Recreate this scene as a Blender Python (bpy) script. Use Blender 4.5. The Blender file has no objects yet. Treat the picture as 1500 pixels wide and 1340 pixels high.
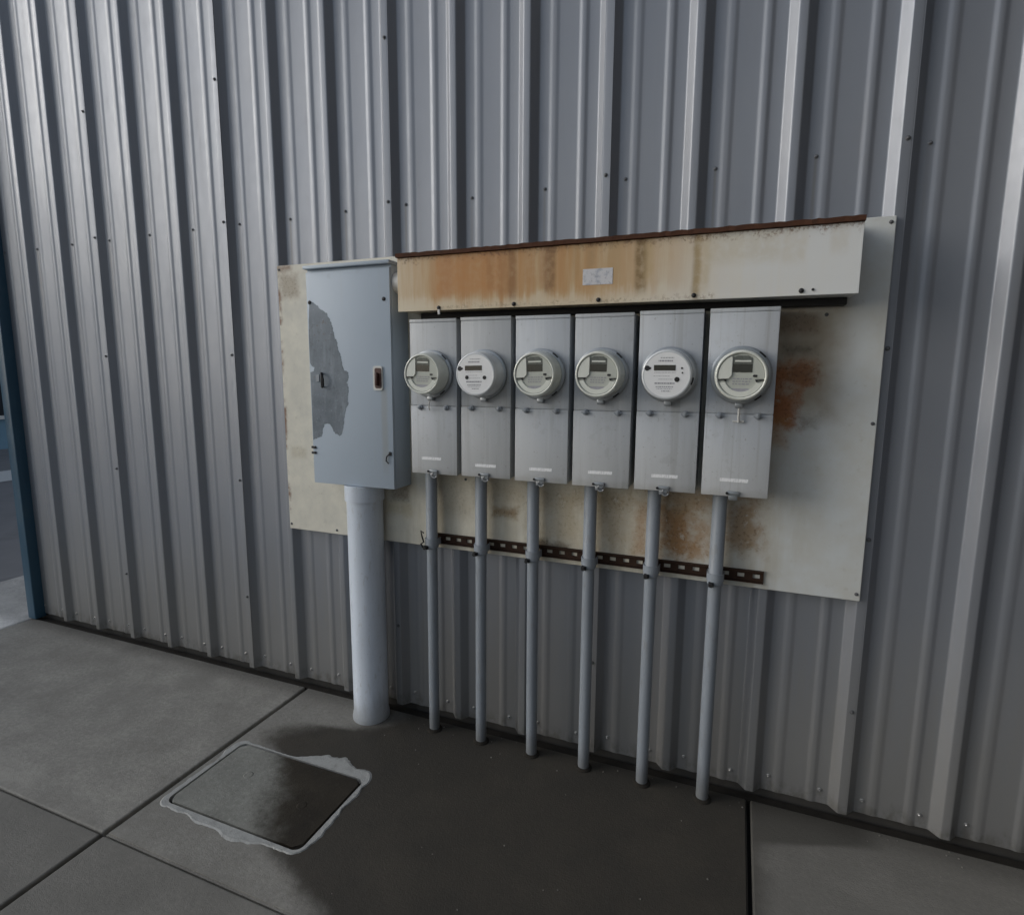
import bpy, bmesh, math, random
from mathutils import Vector, Matrix
import numpy as np
random.seed(7)
R = math.radians
scene = bpy.context.scene
C = scene.collection

# ------------------------------------------------------------------ camera
cam_d = bpy.data.cameras.new('camera'); cam = bpy.data.objects.new('camera', cam_d); C.objects.link(cam)
YAW, PITCH, ROLL = R(-21.439), R(-8.212), R(0.318)
fw = Vector((math.sin(YAW)*math.cos(PITCH), math.cos(YAW)*math.cos(PITCH), math.sin(PITCH)))
rt = Vector((math.cos(YAW), -math.sin(YAW), 0)); up = rt.cross(fw)
r2 = rt*math.cos(ROLL)+up*math.sin(ROLL); u2 = -rt*math.sin(ROLL)+up*math.cos(ROLL)
cam.matrix_world = Matrix(((r2.x, u2.x, -fw.x, 1.110), (r2.y, u2.y, -fw.y, -2.171), (r2.z, u2.z, -fw.z, 1.568), (0, 0, 0, 1)))
cam_d.sensor_fit = 'HORIZONTAL'; cam_d.sensor_width = 36.0; cam_d.lens = 36.0*836.9/1500.0
cam_d.clip_start = 0.02; cam_d.clip_end = 2000
scene.camera = cam
scene.render.resolution_x = 1024; scene.render.resolution_y = 914

# ------------------------------------------------------------------ sky, sun, exposure
SUN_DIR = Vector((-0.92, -0.31, 0.26)).normalized()          # towards the sun
el = math.asin(SUN_DIR.z); az = math.atan2(SUN_DIR.x, SUN_DIR.y)
world = bpy.data.worlds.new('World'); scene.world = world; world.use_nodes = True
wn = world.node_tree; wn.nodes.clear()
wo = wn.nodes.new('ShaderNodeOutputWorld'); wb = wn.nodes.new('ShaderNodeBackground')
sk = wn.nodes.new('ShaderNodeTexSky'); sk.sky_type = 'NISHITA'; sk.sun_disc = False
sk.sun_elevation = el; sk.sun_rotation = az; sk.altitude = 50; sk.air_density = 1.0; sk.dust_density = 2.2; sk.ozone_density = 2.0
hs = wn.nodes.new('ShaderNodeHueSaturation'); hs.inputs['Saturation'].default_value = 0.52
wn.links.new(sk.outputs[0], hs.inputs['Color']); wn.links.new(hs.outputs[0], wb.inputs['Color'])
wb.inputs['Strength'].default_value = 0.145
wn.links.new(wb.outputs[0], wo.inputs['Surface'])
sun_d = bpy.data.lights.new('sun', 'SUN'); sun_d.energy = 1.15; sun_d.angle = R(50); sun_d.color = (1.0, 0.985, 0.96)
sun = bpy.data.objects.new('sun', sun_d); C.objects.link(sun)
sun.rotation_euler = (-SUN_DIR).to_track_quat('-Z', 'Y').to_euler()
scene.view_settings.view_transform = 'Standard'; scene.view_settings.look = 'None'
scene.view_settings.gamma = 1.0; scene.view_settings.exposure = 0.42

# ------------------------------------------------------------------ node helpers
class S:
    """a socket with arithmetic"""
    def __init__(s, nt, k): s.nt = nt; s.k = k
    def _m(s, op, *a, clamp=False):
        n = s.nt.nodes.new('ShaderNodeMath'); n.operation = op; n.use_clamp = clamp
        for i, v in enumerate((s,)+a):
            if isinstance(v, S): s.nt.links.new(v.k, n.inputs[i])
            else: n.inputs[i].default_value = v
        return S(s.nt, n.outputs[0])
    def __add__(s, o): return s._m('ADD', o)
    __radd__ = __add__
    def __sub__(s, o): return s._m('SUBTRACT', o)
    def __rsub__(s, o): return (s*-1.0)+o
    def __mul__(s, o): return s._m('MULTIPLY', o)
    __rmul__ = __mul__
    def mx(s, o): return s._m('MAXIMUM', o)
    def mn(s, o): return s._m('MINIMUM', o)
    def ab(s): return s._m('ABSOLUTE')
    def sat(s): return s._m('ADD', 0.0, clamp=True)
    def pw(s, e): return s._m('POWER', e)
    def step(s, a, b, lo=0.0, hi=1.0):
        n = s.nt.nodes.new('ShaderNodeMapRange'); n.interpolation_type = 'SMOOTHSTEP'
        s.nt.links.new(s.k, n.inputs[0])
        if a > b: a, b, lo, hi = b, a, hi, lo
        n.inputs[1].default_value = a; n.inputs[2].default_value = b; n.inputs[3].default_value = lo; n.inputs[4].default_value = hi
        return S(s.nt, n.outputs[0])

class Mat:
    def __init__(s, name, rough=0.5, metal=0.0, spec=0.5):
        s.m = bpy.data.materials.new(name); s.m.use_nodes = True; s.nt = s.m.node_tree
        s.b = s.nt.nodes['Principled BSDF']
        s.b.inputs['Roughness'].default_value = rough; s.b.inputs['Metallic'].default_value = metal
        s.b.inputs['Specular IOR Level'].default_value = spec
        s._p = None
    def pos(s, space='world'):
        if space == 'world': k = s.nt.nodes.new('ShaderNodeNewGeometry').outputs['Position']
        else: k = s.nt.nodes.new('ShaderNodeTexCoord').outputs['Object']
        x = s.nt.nodes.new('ShaderNodeSeparateXYZ'); s.nt.links.new(k, x.inputs[0])
        s.vec = k
        return S(s.nt, x.outputs[0]), S(s.nt, x.outputs[1]), S(s.nt, x.outputs[2])
    def noise(s, scale, detail=4, rough=0.55, stretch=(1, 1, 1), off=(0, 0, 0)):
        mp = s.nt.nodes.new('ShaderNodeMapping'); mp.inputs['Scale'].default_value = stretch; mp.inputs['Location'].default_value = off
        s.nt.links.new(s.vec, mp.inputs[0])
        n = s.nt.nodes.new('ShaderNodeTexNoise'); n.inputs['Scale'].default_value = scale
        n.inputs['Detail'].default_value = detail; n.inputs['Roughness'].default_value = rough
        s.nt.links.new(mp.outputs[0], n.inputs['Vector'])
        return S(s.nt, n.outputs[0])
    def col(s, c):
        n = s.nt.nodes.new('ShaderNodeRGB'); n.outputs[0].default_value = (*c, 1); return n.outputs[0]
    def mix(s, fac, a, b, mode='MIX'):
        n = s.nt.nodes.new('ShaderNodeMix'); n.data_type = 'RGBA'; n.blend_type = mode
        for i, v in ((0, fac), (6, a), (7, b)):
            if isinstance(v, S): s.nt.links.new(v.k, n.inputs[i])
            elif isinstance(v, (tuple, list)): n.inputs[i].default_value = (*v, 1)
            elif isinstance(v, (int, float)): n.inputs[i].default_value = v
            else: s.nt.links.new(v, n.inputs[i])
        return n.outputs[2]
    def base(s, c):
        if isinstance(c, (tuple, list)): s.b.inputs['Base Color'].default_value = (*c, 1)
        else: s.nt.links.new(c, s.b.inputs['Base Color'])
        return s
    def rough(s, v): s.nt.links.new(v.k, s.b.inputs['Roughness']); return s
    def bump(s, h, strength=0.3, dist=0.01):
        n = s.nt.nodes.new('ShaderNodeBump'); n.inputs['Strength'].default_value = strength; n.inputs['Distance'].default_value = dist
        s.nt.links.new(h.k, n.inputs['Height']); s.nt.links.new(n.outputs[0], s.b.inputs['Normal']); return s

def box_mask(x, z, cx, cz, hx, hz, soft, n=None, amp=0.0):
    dx = (x-cx).ab()-hx; dz = (z-cz).ab()-hz
    d = dx.mx(dz)
    if n is not None: d = d+(n-0.5)*amp
    return d.step(soft, -soft)

# ------------------------------------------------------------------ materials
P = .3048
def m_wall():
    M = Mat('painted steel cladding', 0.45, 0.0, 0.5)
    x, y, z = M.pos()
    n1 = M.noise(1.1, 5); n2 = M.noise(9, 5, stretch=(3, 3, .22)); n3 = M.noise(300, 2); n4 = M.noise(28, 5, .65, stretch=(1, 1, .6)); n5 = M.noise(3.2, 5, .6, stretch=(2.2, 1, .18), off=(4, 0, 2))
    c = M.mix((n1-.5)*1.6+.5, (.212, .232, .270), (.268, .282, .308))
    c = M.mix(n2.step(.55, .8)*.25, c, (.235, .235, .245))
    c = M.mix(n5.step(.52, .72)*.25, c, (.32, .33, .35))
    c = M.mix(n4.step(.58, .72)*.16, c, (.22, .22, .22))
    # dust splashed up along the bottom of the sheets
    sp = (z+(n2-.5)*.5+(n4-.5)*.3).step(.95, .05)
    c = M.mix(sp*.55, c, (.262, .250, .222))
    pp = (x-.080)._m('PINGPONG', P/2)
    drip = (pp+(n4-.5)*.006).step(.009, .001)*z.step(1.55, 2.262)*z.step(2.275, 2.262)*n5.step(.35, .6)
    c = M.mix(drip*.45, c, (.16, .145, .125))
    lap = (z+(n2-.5)*.12).step(.10, .03)*n4.step(.40, .62)
    c = M.mix(lap*.5, c, (.10, .09, .075))
    M.base(c); M.b.inputs['Metallic'].default_value = 0.44
    M.rough((n2-.5)*.16+(n3-.5)*.12+(n4-.5)*.14+.48)
    h = M.noise(1.5, 2, stretch=(1.0, 1, .6))+n3*.02+n4*.02
    M.bump(h, .42, .02)
    return M.m

def concrete_cols(M, x, y, dark, tone=False):
    n1 = M.noise(.9, 5); n2 = M.noise(5.5, 6, .62); n3 = M.noise(55, 4, .6); n4 = M.noise(420, 2)
    n5 = M.noise(2.2, 5, .65, stretch=(.5, 1.6, 1), off=(3, 1, 0))
    c = M.mix((n2-.5)*2.2+.5, tuple(v*.74 for v in dark), tuple(v*1.2 for v in dark))
    c = M.mix(n1.step(.45, .72)*.45, c, tuple(v*.68 for v in dark))
    c = M.mix(n5.step(.58, .74)*.40, c, tuple(v*1.35 for v in dark))
    c = M.mix((n3-.5)*1.6+.25, c, tuple(v*.62 for v in dark))
    n8 = M.noise(90, 4, .65, off=(2, 5, 0)); c = M.mix(n8.step(.55, .72)*.40, c, tuple(v*1.5 for v in dark)); c = M.mix(n8.step(.42, .30)*.40, c, tuple(v*.45 for v in dark))
    spk = n4.step(.60, .75)
    c = M.mix(spk*.30, c, tuple(v*.45 for v in dark))
    n6 = M.noise(1.7, 6, .7, stretch=(.55, 1.0, 1), off=(7, 2, 0)); c = M.mix(n6.step(.50, .66)*.45, c, tuple(v*1.30 for v in dark))
    n7 = M.noise(3.1, 5, .6, off=(1, 9, 0)); c = M.mix(n7.step(.52, .66)*.48, c, tuple(v*.72 for v in dark))
    return c, n1, n2, n3, n4

def damp_mask(M, x, y, n1, n2):
    # damp, grimy patch below the meters: its left edge runs as a curve over y, its right edge at the slab joint
    fc = M.nt.nodes.new('ShaderNodeFloatCurve'); cv = fc.mapping.curves[0]
    pts = [(-.10, -.33), (-.22, -.42), (-.30, -.66), (-.40, -.74), (-.50, -.62), (-.60, -.50), (-.72, -.44), (-.86, -.33), (-.95, -.12), (-1.05, .06), (-1.30, .16), (-2.0, .3)]
    P = sorted(((-yy)/2.0, (xx+1)/2.0) for yy, xx in pts)
    cv.points[0].location = (0.0, P[0][1]+.02); cv.points[1].location = (1.0, P[-1][1])
    for a, b in P[:-1]: cv.points.new(a, b)
    fc.mapping.update()
    M.nt.links.new((y*-.5).k, fc.inputs['Value'])
    edge = S(M.nt, fc.outputs[0])*2.0-1.0
    wob = (n2-.5)*.22+(n1-.5)*.10
    left = (x+wob+(M.noise(24, 4, .65)-.5)*.12-edge).step(-.07, .13)
    right = ((x-1.27)+(n2-.5)*.10+(y+.16).step(-.10, .05)*-.35).step(.05, -.05)
    return left*right

def m_concrete(name, dark, damp=True):
    M = Mat(name, .82, 0, .22)
    x, y, z = M.pos()
    c, n1, n2, n3, n4 = concrete_cols(M, x, y, dark)
    if damp:
        d = damp_mask(M, x, y, n1, n2)
        wet = M.mix((n2-.5)*2.6+.5, (.010, .0070, .0040), (.038, .028, .017))
        wet = M.mix(n1.step(.42, .62)*.55, wet, (.024, .019, .012))
        wet = M.mix((y+(n2-.5)*.25).step(-.36, -.08)*.6, wet, (.016, .013, .009))
        wet = M.mix(M.noise(2.6, 6, .65, off=(4, 4, 0)).step(.47, .66)*.75, wet, (.044, .035, .023))
        wet = M.mix(n3.step(.5, .66)*.5, wet, (.022, .017, .011))
        wet = M.mix(n4.step(.72, .8)*.5, wet, (.10, .10, .09))
        c = M.mix(d*.96, c, wet)
        c = M.mix(d*(n3-.5).step(.02, .25)*.35, c, (.085, .078, .062))
        # rim of dried grime
        M.rough(d*-.30+.86+(n3-.5)*.25+(n1-.5)*.3)
    at = M.nt.nodes.new('ShaderNodeAttribute'); at.attribute_type = 'OBJECT'; at.attribute_name = 'wear_shade'
    c = M.mix(S(M.nt, at.outputs['Fac']), c, tuple(v*.45 for v in dark))  # per-slab darkening: weaker light put into the concrete colour
    # dirt line beside the wall foot
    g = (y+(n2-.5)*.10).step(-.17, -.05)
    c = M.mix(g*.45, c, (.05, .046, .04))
    M.base(c); M.bump(n2*.3+n3*.5+n4*.6+M.noise(150, 3, .6, off=(2, 5, 0))*.6, .55, .004)
    return M.m

def m_plain(name, c, rough=.5, metal=0.0, var=.12, scale=14, dirt=None, spec=.5, bump=0.0):
    M = Mat(name, rough, metal, spec); M.pos('obj')
    n = M.noise(scale, 5); n2 = M.noise(scale*9, 3)
    k = M.mix((n-.5)*2.0*.9+.5, tuple(v*(1-var) for v in c), tuple(v*(1+var) for v in c))
    if dirt: k = M.mix(n.step(.52, .72)*dirt[1], k, dirt[0])
    M.base(k); M.rough((n-.5)*.25+(n2-.5)*.1+rough)
    if bump: M.bump(n2, bump, .003)
    return M.m

RUST = (.27, .092, .022); RUST2 = (.34, .165, .050); TAN = (.36, .235, .115)

def m_board():
    M = Mat('weathered cream painted board', .55, 0, .4)
    x, y, z = M.pos()
    n1 = M.noise(2.2, 5); n2 = M.noise(11, 6, .62); n3 = M.noise(34, 5, .65); n4 = M.noise(80, 4, .7); ns = M.noise(7, 5, .6, stretch=(3.2, 1, .5))
    c = M.mix((x+(n1-.5)*.8).step(.75, 1.25), (.72, .69, .59), (.57, .60, .605))
    c = M.mix((n2-.5)*1.6+.30, c, (.50, .49, .44))
    c = M.mix(n3.step(.60, .72)*.25, c, (.36, .34, .28))
    # grimy yellow film behind and below the boxes
    film = box_mask(x, z, .52, 1.10, .80, .75, .08, n1, .25)
    c = M.mix(film*.45*ns.step(.25, .75), c, (.34, .29, .19))
    brown_patch = box_mask(x, z, 1.30, 1.62, .10, .17, .06, n2, .12)  # dark brown patch right of the last box, below the wireway
    c = M.mix(brown_patch*.8, c, (.27, .215, .14))
    def rust(cx, cz, hx, hz, a, col, soft=.02, amp=.10):
        nonlocal c
        k = box_mask(x, z, cx, cz, hx, hz, soft, n2*.6+n3*.4, amp)
        c = M.mix(k*a*n3.step(.20, .46), c, col); c = M.mix(k*a*n4.step(.52, .64)*.6, c, tuple(v*.40 for v in col))
    rust(1.265, 1.575, .062, .035, .95, RUST, .035, .20); rust(1.245, 1.46, .045, .060, .95, RUST, .035, .22); rust(1.30, 1.575, .04, .02, .6, (.16, .075, .03), .02, .16); rust(1.24, 1.38, .03, .05, .5, RUST2)
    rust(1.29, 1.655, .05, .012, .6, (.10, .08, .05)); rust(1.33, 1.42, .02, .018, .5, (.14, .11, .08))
    rust(1.28, 1.74, .06, .03, .6, (.17, .11, .065))  # dull brown blotch at the top of that patch
    rust(.925, 1.01, .060, .090, .95, (.30, .155, .055), .05, .30); rust(1.02, 1.01, .045, .07, .7, (.32, .185, .08), .05, .28); rust(1.15, 1.05, .055, .09, .8, (.27, .165, .07), .05, .28)
    rust(.80, 1.00, .02, .10, .6, RUST2, .03, .12); rust(.97, 1.13, .10, .04, .6, (.30, .18, .08), .03, .12)
    rust(.70, 1.02, .05, .10, .5, (.34, .23, .11), .06, .30); rust(.50, 1.00, .06, .10, .4, (.38, .28, .15), .06, .30); rust(.60, 1.10, .40, .03, .5, (.33, .25, .15), .05, .20); rust(.245, 1.01, .05, .018, .8, (.24, .15, .06), .02, .08); rust(.02, 1.08, .07, .10, .35, (.25, .19, .11), .04, .12)
    rust(.13, 1.10, .02, .08, .45, (.20, .15, .09), .03, .10); rust(.36, 1.05, .03, .10, .4, (.25, .20, .11), .03, .12)
    rust(-.26, .98, .07, .03, .35, (.40, .32, .15)); rust(-.25, 1.055, .05, .04, .6, (.09, .06, .04)); rust(.44, .89, .09, .02, .8, (.09, .065, .04))
    # chipped, rusty edges at the far side and marks near the top corner
    ed = (x+.868+(n3-.5)*.03).step(.012, -.006)
    c = M.mix(ed*n2.step(.42, .58)*.9, c, (.17, .075, .035))
    rust(-.81, 1.96, .05, .05, .55, (.26, .19, .12)); rust(-.85, 2.04, .05, .012, .8, (.20, .11, .06)); rust(-.80, 1.20, .04, .02, .35, (.36, .30, .20))
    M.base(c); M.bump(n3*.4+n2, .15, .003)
    return M.m

def m_gutter():
    M = Mat('rust streaked wireway enamel', .42, 0, .45)
    x, y, z = M.pos()
    n1 = M.noise(2.5, 5); n2 = M.noise(13, 6, .6); ns = M.noise(5, 6, .65, stretch=(4.5, 1, .35)); n3 = M.noise(45, 4, .6); n4 = M.noise(120, 3, .6)
    c = M.mix((x+(n1-.5)*.7+(ns-.5)*.5).step(.55, 1.35), (.68, .61, .47), (.66, .675, .67))
    h = (z-1.81)*(1/.2)
    w = (x+(n1-.5)*.35).step(1.12, .50)*(x+(n1-.5)*.1).step(-.16, .10, .40, 1)
    hz = (h+(n2-.5)*.35+(ns-.5)*.5).step(.0, .34)
    c = M.mix(w*hz.mx(.45)*.85, c, (.50, .365, .20))
    c = M.mix(w*hz*ns.step(.28, .58)*.80, c, (.47, .26, .095))
    c = M.mix(w*hz*ns.step(.50, .70)*.6*(x-.25).ab().step(.5, .1), c, (.42, .185, .05))
    for cx, wd, a, col, lo in ((.16, .13, .70, (.46, .20, .05), .15), (.07, .02, .6, (.42, .19, .06), .1), (.40, .02, .5, (.42, .20, .06), .1), (.335, .010, .85, (.17, .085, .025), .0), (.315, .035, .6, (.36, .165, .05), .05), (.475, .017, .9, (.24, .125, .045), .1), (.452, .012, .5, (.38, .20, .08), .2), (.25, .012, .5, (.33, .145, .04), .2),
                           (.79, .016, .9, (.21, .135, .05), .05), (.815, .012, .5, (.45, .33, .16), .2), (.965, .008, .8, (.25, .165, .07), -.1), (.62, .012, .5, (.34, .22, .10), .4), (.98, .02, .45, (.48, .37, .19), 0), (1.10, .10, .4, (.50, .43, .29), .4), (1.24, .03, .35, (.52, .45, .32), .35), (1.36, .02, .3, (.50, .44, .33), .45), (.57, .01, .4, (.38, .24, .10), .3), (.70, .018, .35, (.40, .29, .14), .2)):
        k = ((x-cx+(n2-.5)*.016).ab()-wd).step(.012, -.006)*(h+(n1-.5)*.2).step(lo, lo+.25)
        c = M.mix(k*a*(n3-.5).step(-.25, .12, .45, 1), c, col)
    # gritty corrosion freckles under the top lip and round the screws
    c = M.mix((h+(n3-.5)*.5).step(.86, 1.02)*n4.step(.45, .6)*.7, c, (.16, .07, .03))
    c = M.mix(box_mask(x, z, .52, 1.818, .50, .004, .010, n3, .05)*n4.step(.46, .6)*.5, c, (.22, .15, .08))
    M.base(c); M.bump(n3*.3+n1*2, .12, .004)
    return M.m

def m_cabinet():
    M = Mat('blue grey enamel', .38, 0, .5); x, y, z = M.pos()
    n1 = M.noise(3, 4); n2 = M.noise(16, 5); ns = M.noise(6, 5, .6, stretch=(5, 1, .3))
    c = M.mix(n1, (.385, .455, .535), (.43, .50, .575))
    c = M.mix(ns.step(.58, .8)*.25, c, (.42, .41, .37))
    c = M.mix(n2.step(.62, .8)*.25, c, (.26, .28, .30))
    st = ((x+.232+(n2-.5)*.01).ab()-.010).step(.012, -.004)*z.step(1.12, 1.25)*z.step(1.52, 1.50)
    c = M.mix(st*.35, c, (.36, .34, .28))
    M.base(c); M.rough((n2-.5)*.2+.56); M.bump(n1*.4+n2*.15, .05, .005)
    return M.m

def m_bare():
    M = Mat('bare weathered undercoat', .6, 0, .4); x, y, z = M.pos()
    n1 = M.noise(7, 6, .65); n2 = M.noise(40, 5, .7); ns = M.noise(9, 5, .65, stretch=(3, 1, .5)); n3 = M.noise(150, 3, .7)
    c = M.mix((n1-.5)*2.4+.5, (.125, .152, .180), (.225, .262, .300))
    c = M.mix(ns.step(.52, .68)*.5, c, (.27, .31, .35)); c = M.mix(n2.step(.56, .66)*.45, c, (.10, .115, .13))
    c = M.mix(z.step(1.76, 1.86)*.6, c, (.30, .345, .39)); c = M.mix(n3.step(.64, .70)*.6, c, (.40, .44, .48))
    c = M.mix(n2.step(.40, .33)*n1.step(.5, .6)*.6, c, (.16, .085, .05))
    M.base(c); M.bump(n2+n3*.5, .3, .002); return M.m

def m_box():
    M = Mat('grey meter socket enamel', .40, .0, .5); x, y, z = M.pos()
    n1 = M.noise(3.5, 4); n2 = M.noise(20, 5); ns = M.noise(6, 5, .6, stretch=(4, 1, .4))
    c = M.mix(n1, (.45, .49, .54), (.50, .53, .57))
    c = M.mix(z.step(1.46, 1.20)*.45, c, (.56, .555, .53))
    c = M.mix(ns.step(.50, .72)*.40, c, (.33, .34, .345))
    c = M.mix(n2.step(.60, .72)*.22, c, (.27, .27, .27)); n3 = M.noise(1.6, 2, off=(5, 5, 5)); c = M.mix(n3.step(.42, .60)*.40, c, (.55, .56, .56))
    c = M.mix(box_mask(x*0.0, z, 0, 1.176, 1, .015, .02, n2, .06)*.35, c, (.25, .23, .19))
    c = M.mix(box_mask(x*0.0, z, 0, 1.435, 1, .012, .03, n2, .05)*n2.step(.40, .7)*.5, c, (.13, .13, .125))
    at = M.nt.nodes.new('ShaderNodeAttribute'); at.attribute_type = 'OBJECT'; at.attribute_name = 'wear_shade'
    c = M.mix(S(M.nt, at.outputs['Fac']), c, (.33, .335, .33))
    n6 = M.noise(4, 5, .65, stretch=(11, 1, .22), off=(1, 0, 7)); c = M.mix(n6.step(.54, .70)*.30, c, (.58, .60, .61)); c = M.mix(n6.step(.44, .32)*.30, c, (.27, .265, .25))
    n7 = M.noise(90, 4, .7); c = M.mix(n7.step(.64, .70)*.5, c, (.20, .18, .16))
    M.base(c); M.rough((n2-.5)*.25+.52); M.bump(n1*.5+n2*.2, .05, .005)
    return M.m

def m_pipe(name, c, d, rough):
    M = Mat(name, rough, 0, .45); x, y, z = M.pos()
    n1 = M.noise(5, 5, .6, stretch=(3, 3, .5)); n2 = M.noise(30, 5, .7, stretch=(1.5, 1.5, .5)); n3 = M.noise(120, 3, .7)
    k = M.mix((n1-.5)*2+.5, tuple(v*.86 for v in c), tuple(v*1.08 for v in c))
    k = M.mix(n2.step(.55, .68)*.35, k, d); k = M.mix(n3.step(.63, .70)*.35, k, tuple(v*.6 for v in d))
    k = M.mix((z+(n1-.5)*.18+(n2-.5)*.1).step(.16, .0)*.6, k, tuple(v*.55 for v in d))
    M.base(k); M.rough((n2-.5)*.3+rough); M.bump(n2, .08, .002); return M.m

MT = dict(
    wall=m_wall(), board=m_board(), gutter=m_gutter(), cabinet=m_cabinet(), box=m_box(),
    slab=m_concrete('weathered broom finished concrete', (.345, .332, .300)),
    lid=m_concrete('smooth polymer concrete lid', (.315, .315, .285)),
    lid2=m_plain('grimy lid socket', (.085, .085, .078), .9, 0, .2, 40),
    mortar=m_plain('pale mortar', (.42, .425, .41), .9, 0, .28, 22, ((.22, .22, .20), .7), .3, .8),
    gritm=m_plain('dull grit', (.20, .19, .17), .9, 0, .4, 300),
    joint=m_plain('black joint filler', (.012, .011, .010), .9, 0, .3),
    dirt=m_plain('dark packed dirt', (.028, .025, .021), .95, 0, .3, 20, None, .2, .5),
    footing=m_plain('grimy concrete footing', (.045, .043, .040), .9, 0, .2, 10, ((.02, .019, .016), .7), .3, .3),
    blue=m_plain('blue trim enamel', (.030, .085, .135), .38, 0, .10, 6, ((.06, .10, .13), .4)),
    pvc=m_pipe('pale grey conduit plastic', (.64, .70, .78), (.40, .40, .38), 0.38),
    conduit=m_pipe('grey conduit plastic', (.265, .295, .332), (.19, .185, .17), 0.45),
    bare=m_bare(),
    strut=m_plain('rusted channel steel', (.040, .021, .013), .8, .2, .4, 30, ((.010, .007, .006), .6), .3, .3),
    rustlip=m_plain('rust flaked steel', (.080, .034, .019), .85, .1, .35, 35, ((.05, .03, .022), .7), .3, .4),
    bolt=m_plain('dark weathered bolt steel', (.035, .035, .037), .5, .6, .3, 40),
    galv=m_plain('dull galvanised steel', (.33, .34, .35), .42, .7, .15, 30),
    screw=m_plain('painted screw head', (.16, .165, .178), .45, .3, .2, 40),
    screwd=m_plain('dull dark screw head', (.105, .108, .115), .5, .3, .2, 40),
    lowscrew=m_plain('bright zinc screw head', (.42, .42, .42), .35, .8, .1, 40),
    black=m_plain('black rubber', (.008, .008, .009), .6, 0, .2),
    hood=m_plain('smoked window plastic', (.11, .118, .105), .25, 0, .1),
    lcd=m_plain('dark display glass', (.020, .022, .020), .12, 0, .1),
    lcd2=m_plain('grey display panel', (.022, .025, .022), .15, 0, .1),
    metA=m_plain('aged grey green polycarbonate', (.66, .68, .62), .22, 0, .05, 12, ((.48, .49, .44), .3)),
    metAp=m_plain('grey green meter plate', (.47, .49, .44), .40, 0, .06, 18),
    metAl=m_plain('pale meter plate', (.68, .70, .64), .40, 0, .05, 18),
    metB=m_plain('clear grey polycarbonate cover', (.60, .625, .645), .18, 0, .05, 12, ((.44, .46, .47), .3)),
    metBf=m_plain('white meter dial plate', (.78, .79, .80), .38, 0, .03, 18),
    ring=m_plain('dull meter ring steel', (.30, .32, .34), .35, .55, .12, 25),
    print_=m_plain('grey print', (.30, .30, .33), .5, 0, .2, 90),
    sticker=None, redh=m_plain('oxidised red brown paint', (.055, .018, .014), .55, 0, .35, 40),
    white=m_plain('off white paint', (.60, .60, .58), .5, 0, .06, 12),
    asphalt=m_plain('worn asphalt', (.19, .19, .195), .9, 0, .2, 1.5, ((.10, .10, .104), .5), .3, .4),
    walk=m_concrete('pale pavement concrete', (.72, .71, .68), damp=False),
    ground=m_plain('far ground', (.085, .085, .080), .95, 0, .2, .3),
    bluewall=m_plain('blue painted cladding', (.15, .27, .36), .5, 0, .08, .6),
    roofm=m_plain('grey roof sheet', (.16, .17, .18), .5, .2, .1, .5),
    wing=m_plain('dark shading wing masonry', (.095, .088, .082), .9, 0, .2, 2, None, .2, .3),
    glass=m_plain('dark window glass', (.018, .022, .028), .08, 0, .1),
)
def m_sticker():
    M = Mat('white printed sticker', .45); x, y, z = M.pos('obj')
    n = M.noise(240, 2, .5, stretch=(1, 1, .35)); n2 = M.noise(60, 3)
    M.base(M.mix(n.step(.50, .62)*.40, (.84, .85, .86), (.42, .43, .46))); return M.m
def m_worn_label():
    M = Mat('worn paper label', .5); x, y, z = M.pos('obj')
    n = M.noise(38, 4, .6); n2 = M.noise(110, 3, .6)
    c = M.mix(n.step(.50, .68)*.8, (.58, .58, .60), (.30, .33, .40)); c = M.mix(n2.step(.56, .7)*.5, c, (.20, .21, .25))
    M.base(c); return M.m
for k_ in ('metA', 'metB', 'metBf', 'lcd', 'lcd2'):
    b_ = MT[k_].node_tree.nodes['Principled BSDF']; b_.inputs['Coat Weight'].default_value = .6; b_.inputs['Coat Roughness'].default_value = .06
MT['sticker'] = m_sticker(); MT['label'] = m_worn_label()

# ------------------------------------------------------------------ mesh helpers
def obj(name, bm, mat, parent=None, loc=None, smooth=False, angle=None):
    me = bpy.data.meshes.new(name); bm.to_mesh(me); bm.free()
    me.materials.append(MT[mat] if isinstance(mat, str) else mat)
    if smooth or angle:
        me.polygons.foreach_set('use_smooth', [True]*len(me.polygons))
        if angle: me.set_sharp_from_angle(angle=R(angle))
    o = bpy.data.objects.new(name, me); C.objects.link(o)
    if parent: o.parent = parent
    if loc: o.location = loc
    return o
def tag(o, label, cat, group=None):
    o['label'] = label; o['category'] = cat
    if group: o['group'] = group
    return o
def struct(o): o['kind'] = 'structure'; return o
def thing(name, label, cat, loc=(0, 0, 0), group=None):
    o = bpy.data.objects.new(name, None); o.empty_display_size = .05; C.objects.link(o); o.location = loc
    return tag(o, label, cat, group)
def box(bm, x0, x1, y0, y1, z0, z1, bev=0.0, seg=2):
    vs = [bm.verts.new((x, y, z)) for x in (x0, x1) for y in (y0, y1) for z in (z0, z1)]
    F = [(0, 1, 3, 2), (4, 6, 7, 5), (0, 4, 5, 1), (2, 3, 7, 6), (0, 2, 6, 4), (1, 5, 7, 3)]
    fs = [bm.faces.new([vs[i] for i in f]) for f in F]
    if bev:
        es = list({e for f in fs for e in f.edges})
        bmesh.ops.bevel(bm, geom=es, offset=bev, segments=seg, affect='EDGES', profile=.5)
    return bm
def nbox(*a, **k): return box(bmesh.new(), *a, **k)
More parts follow.
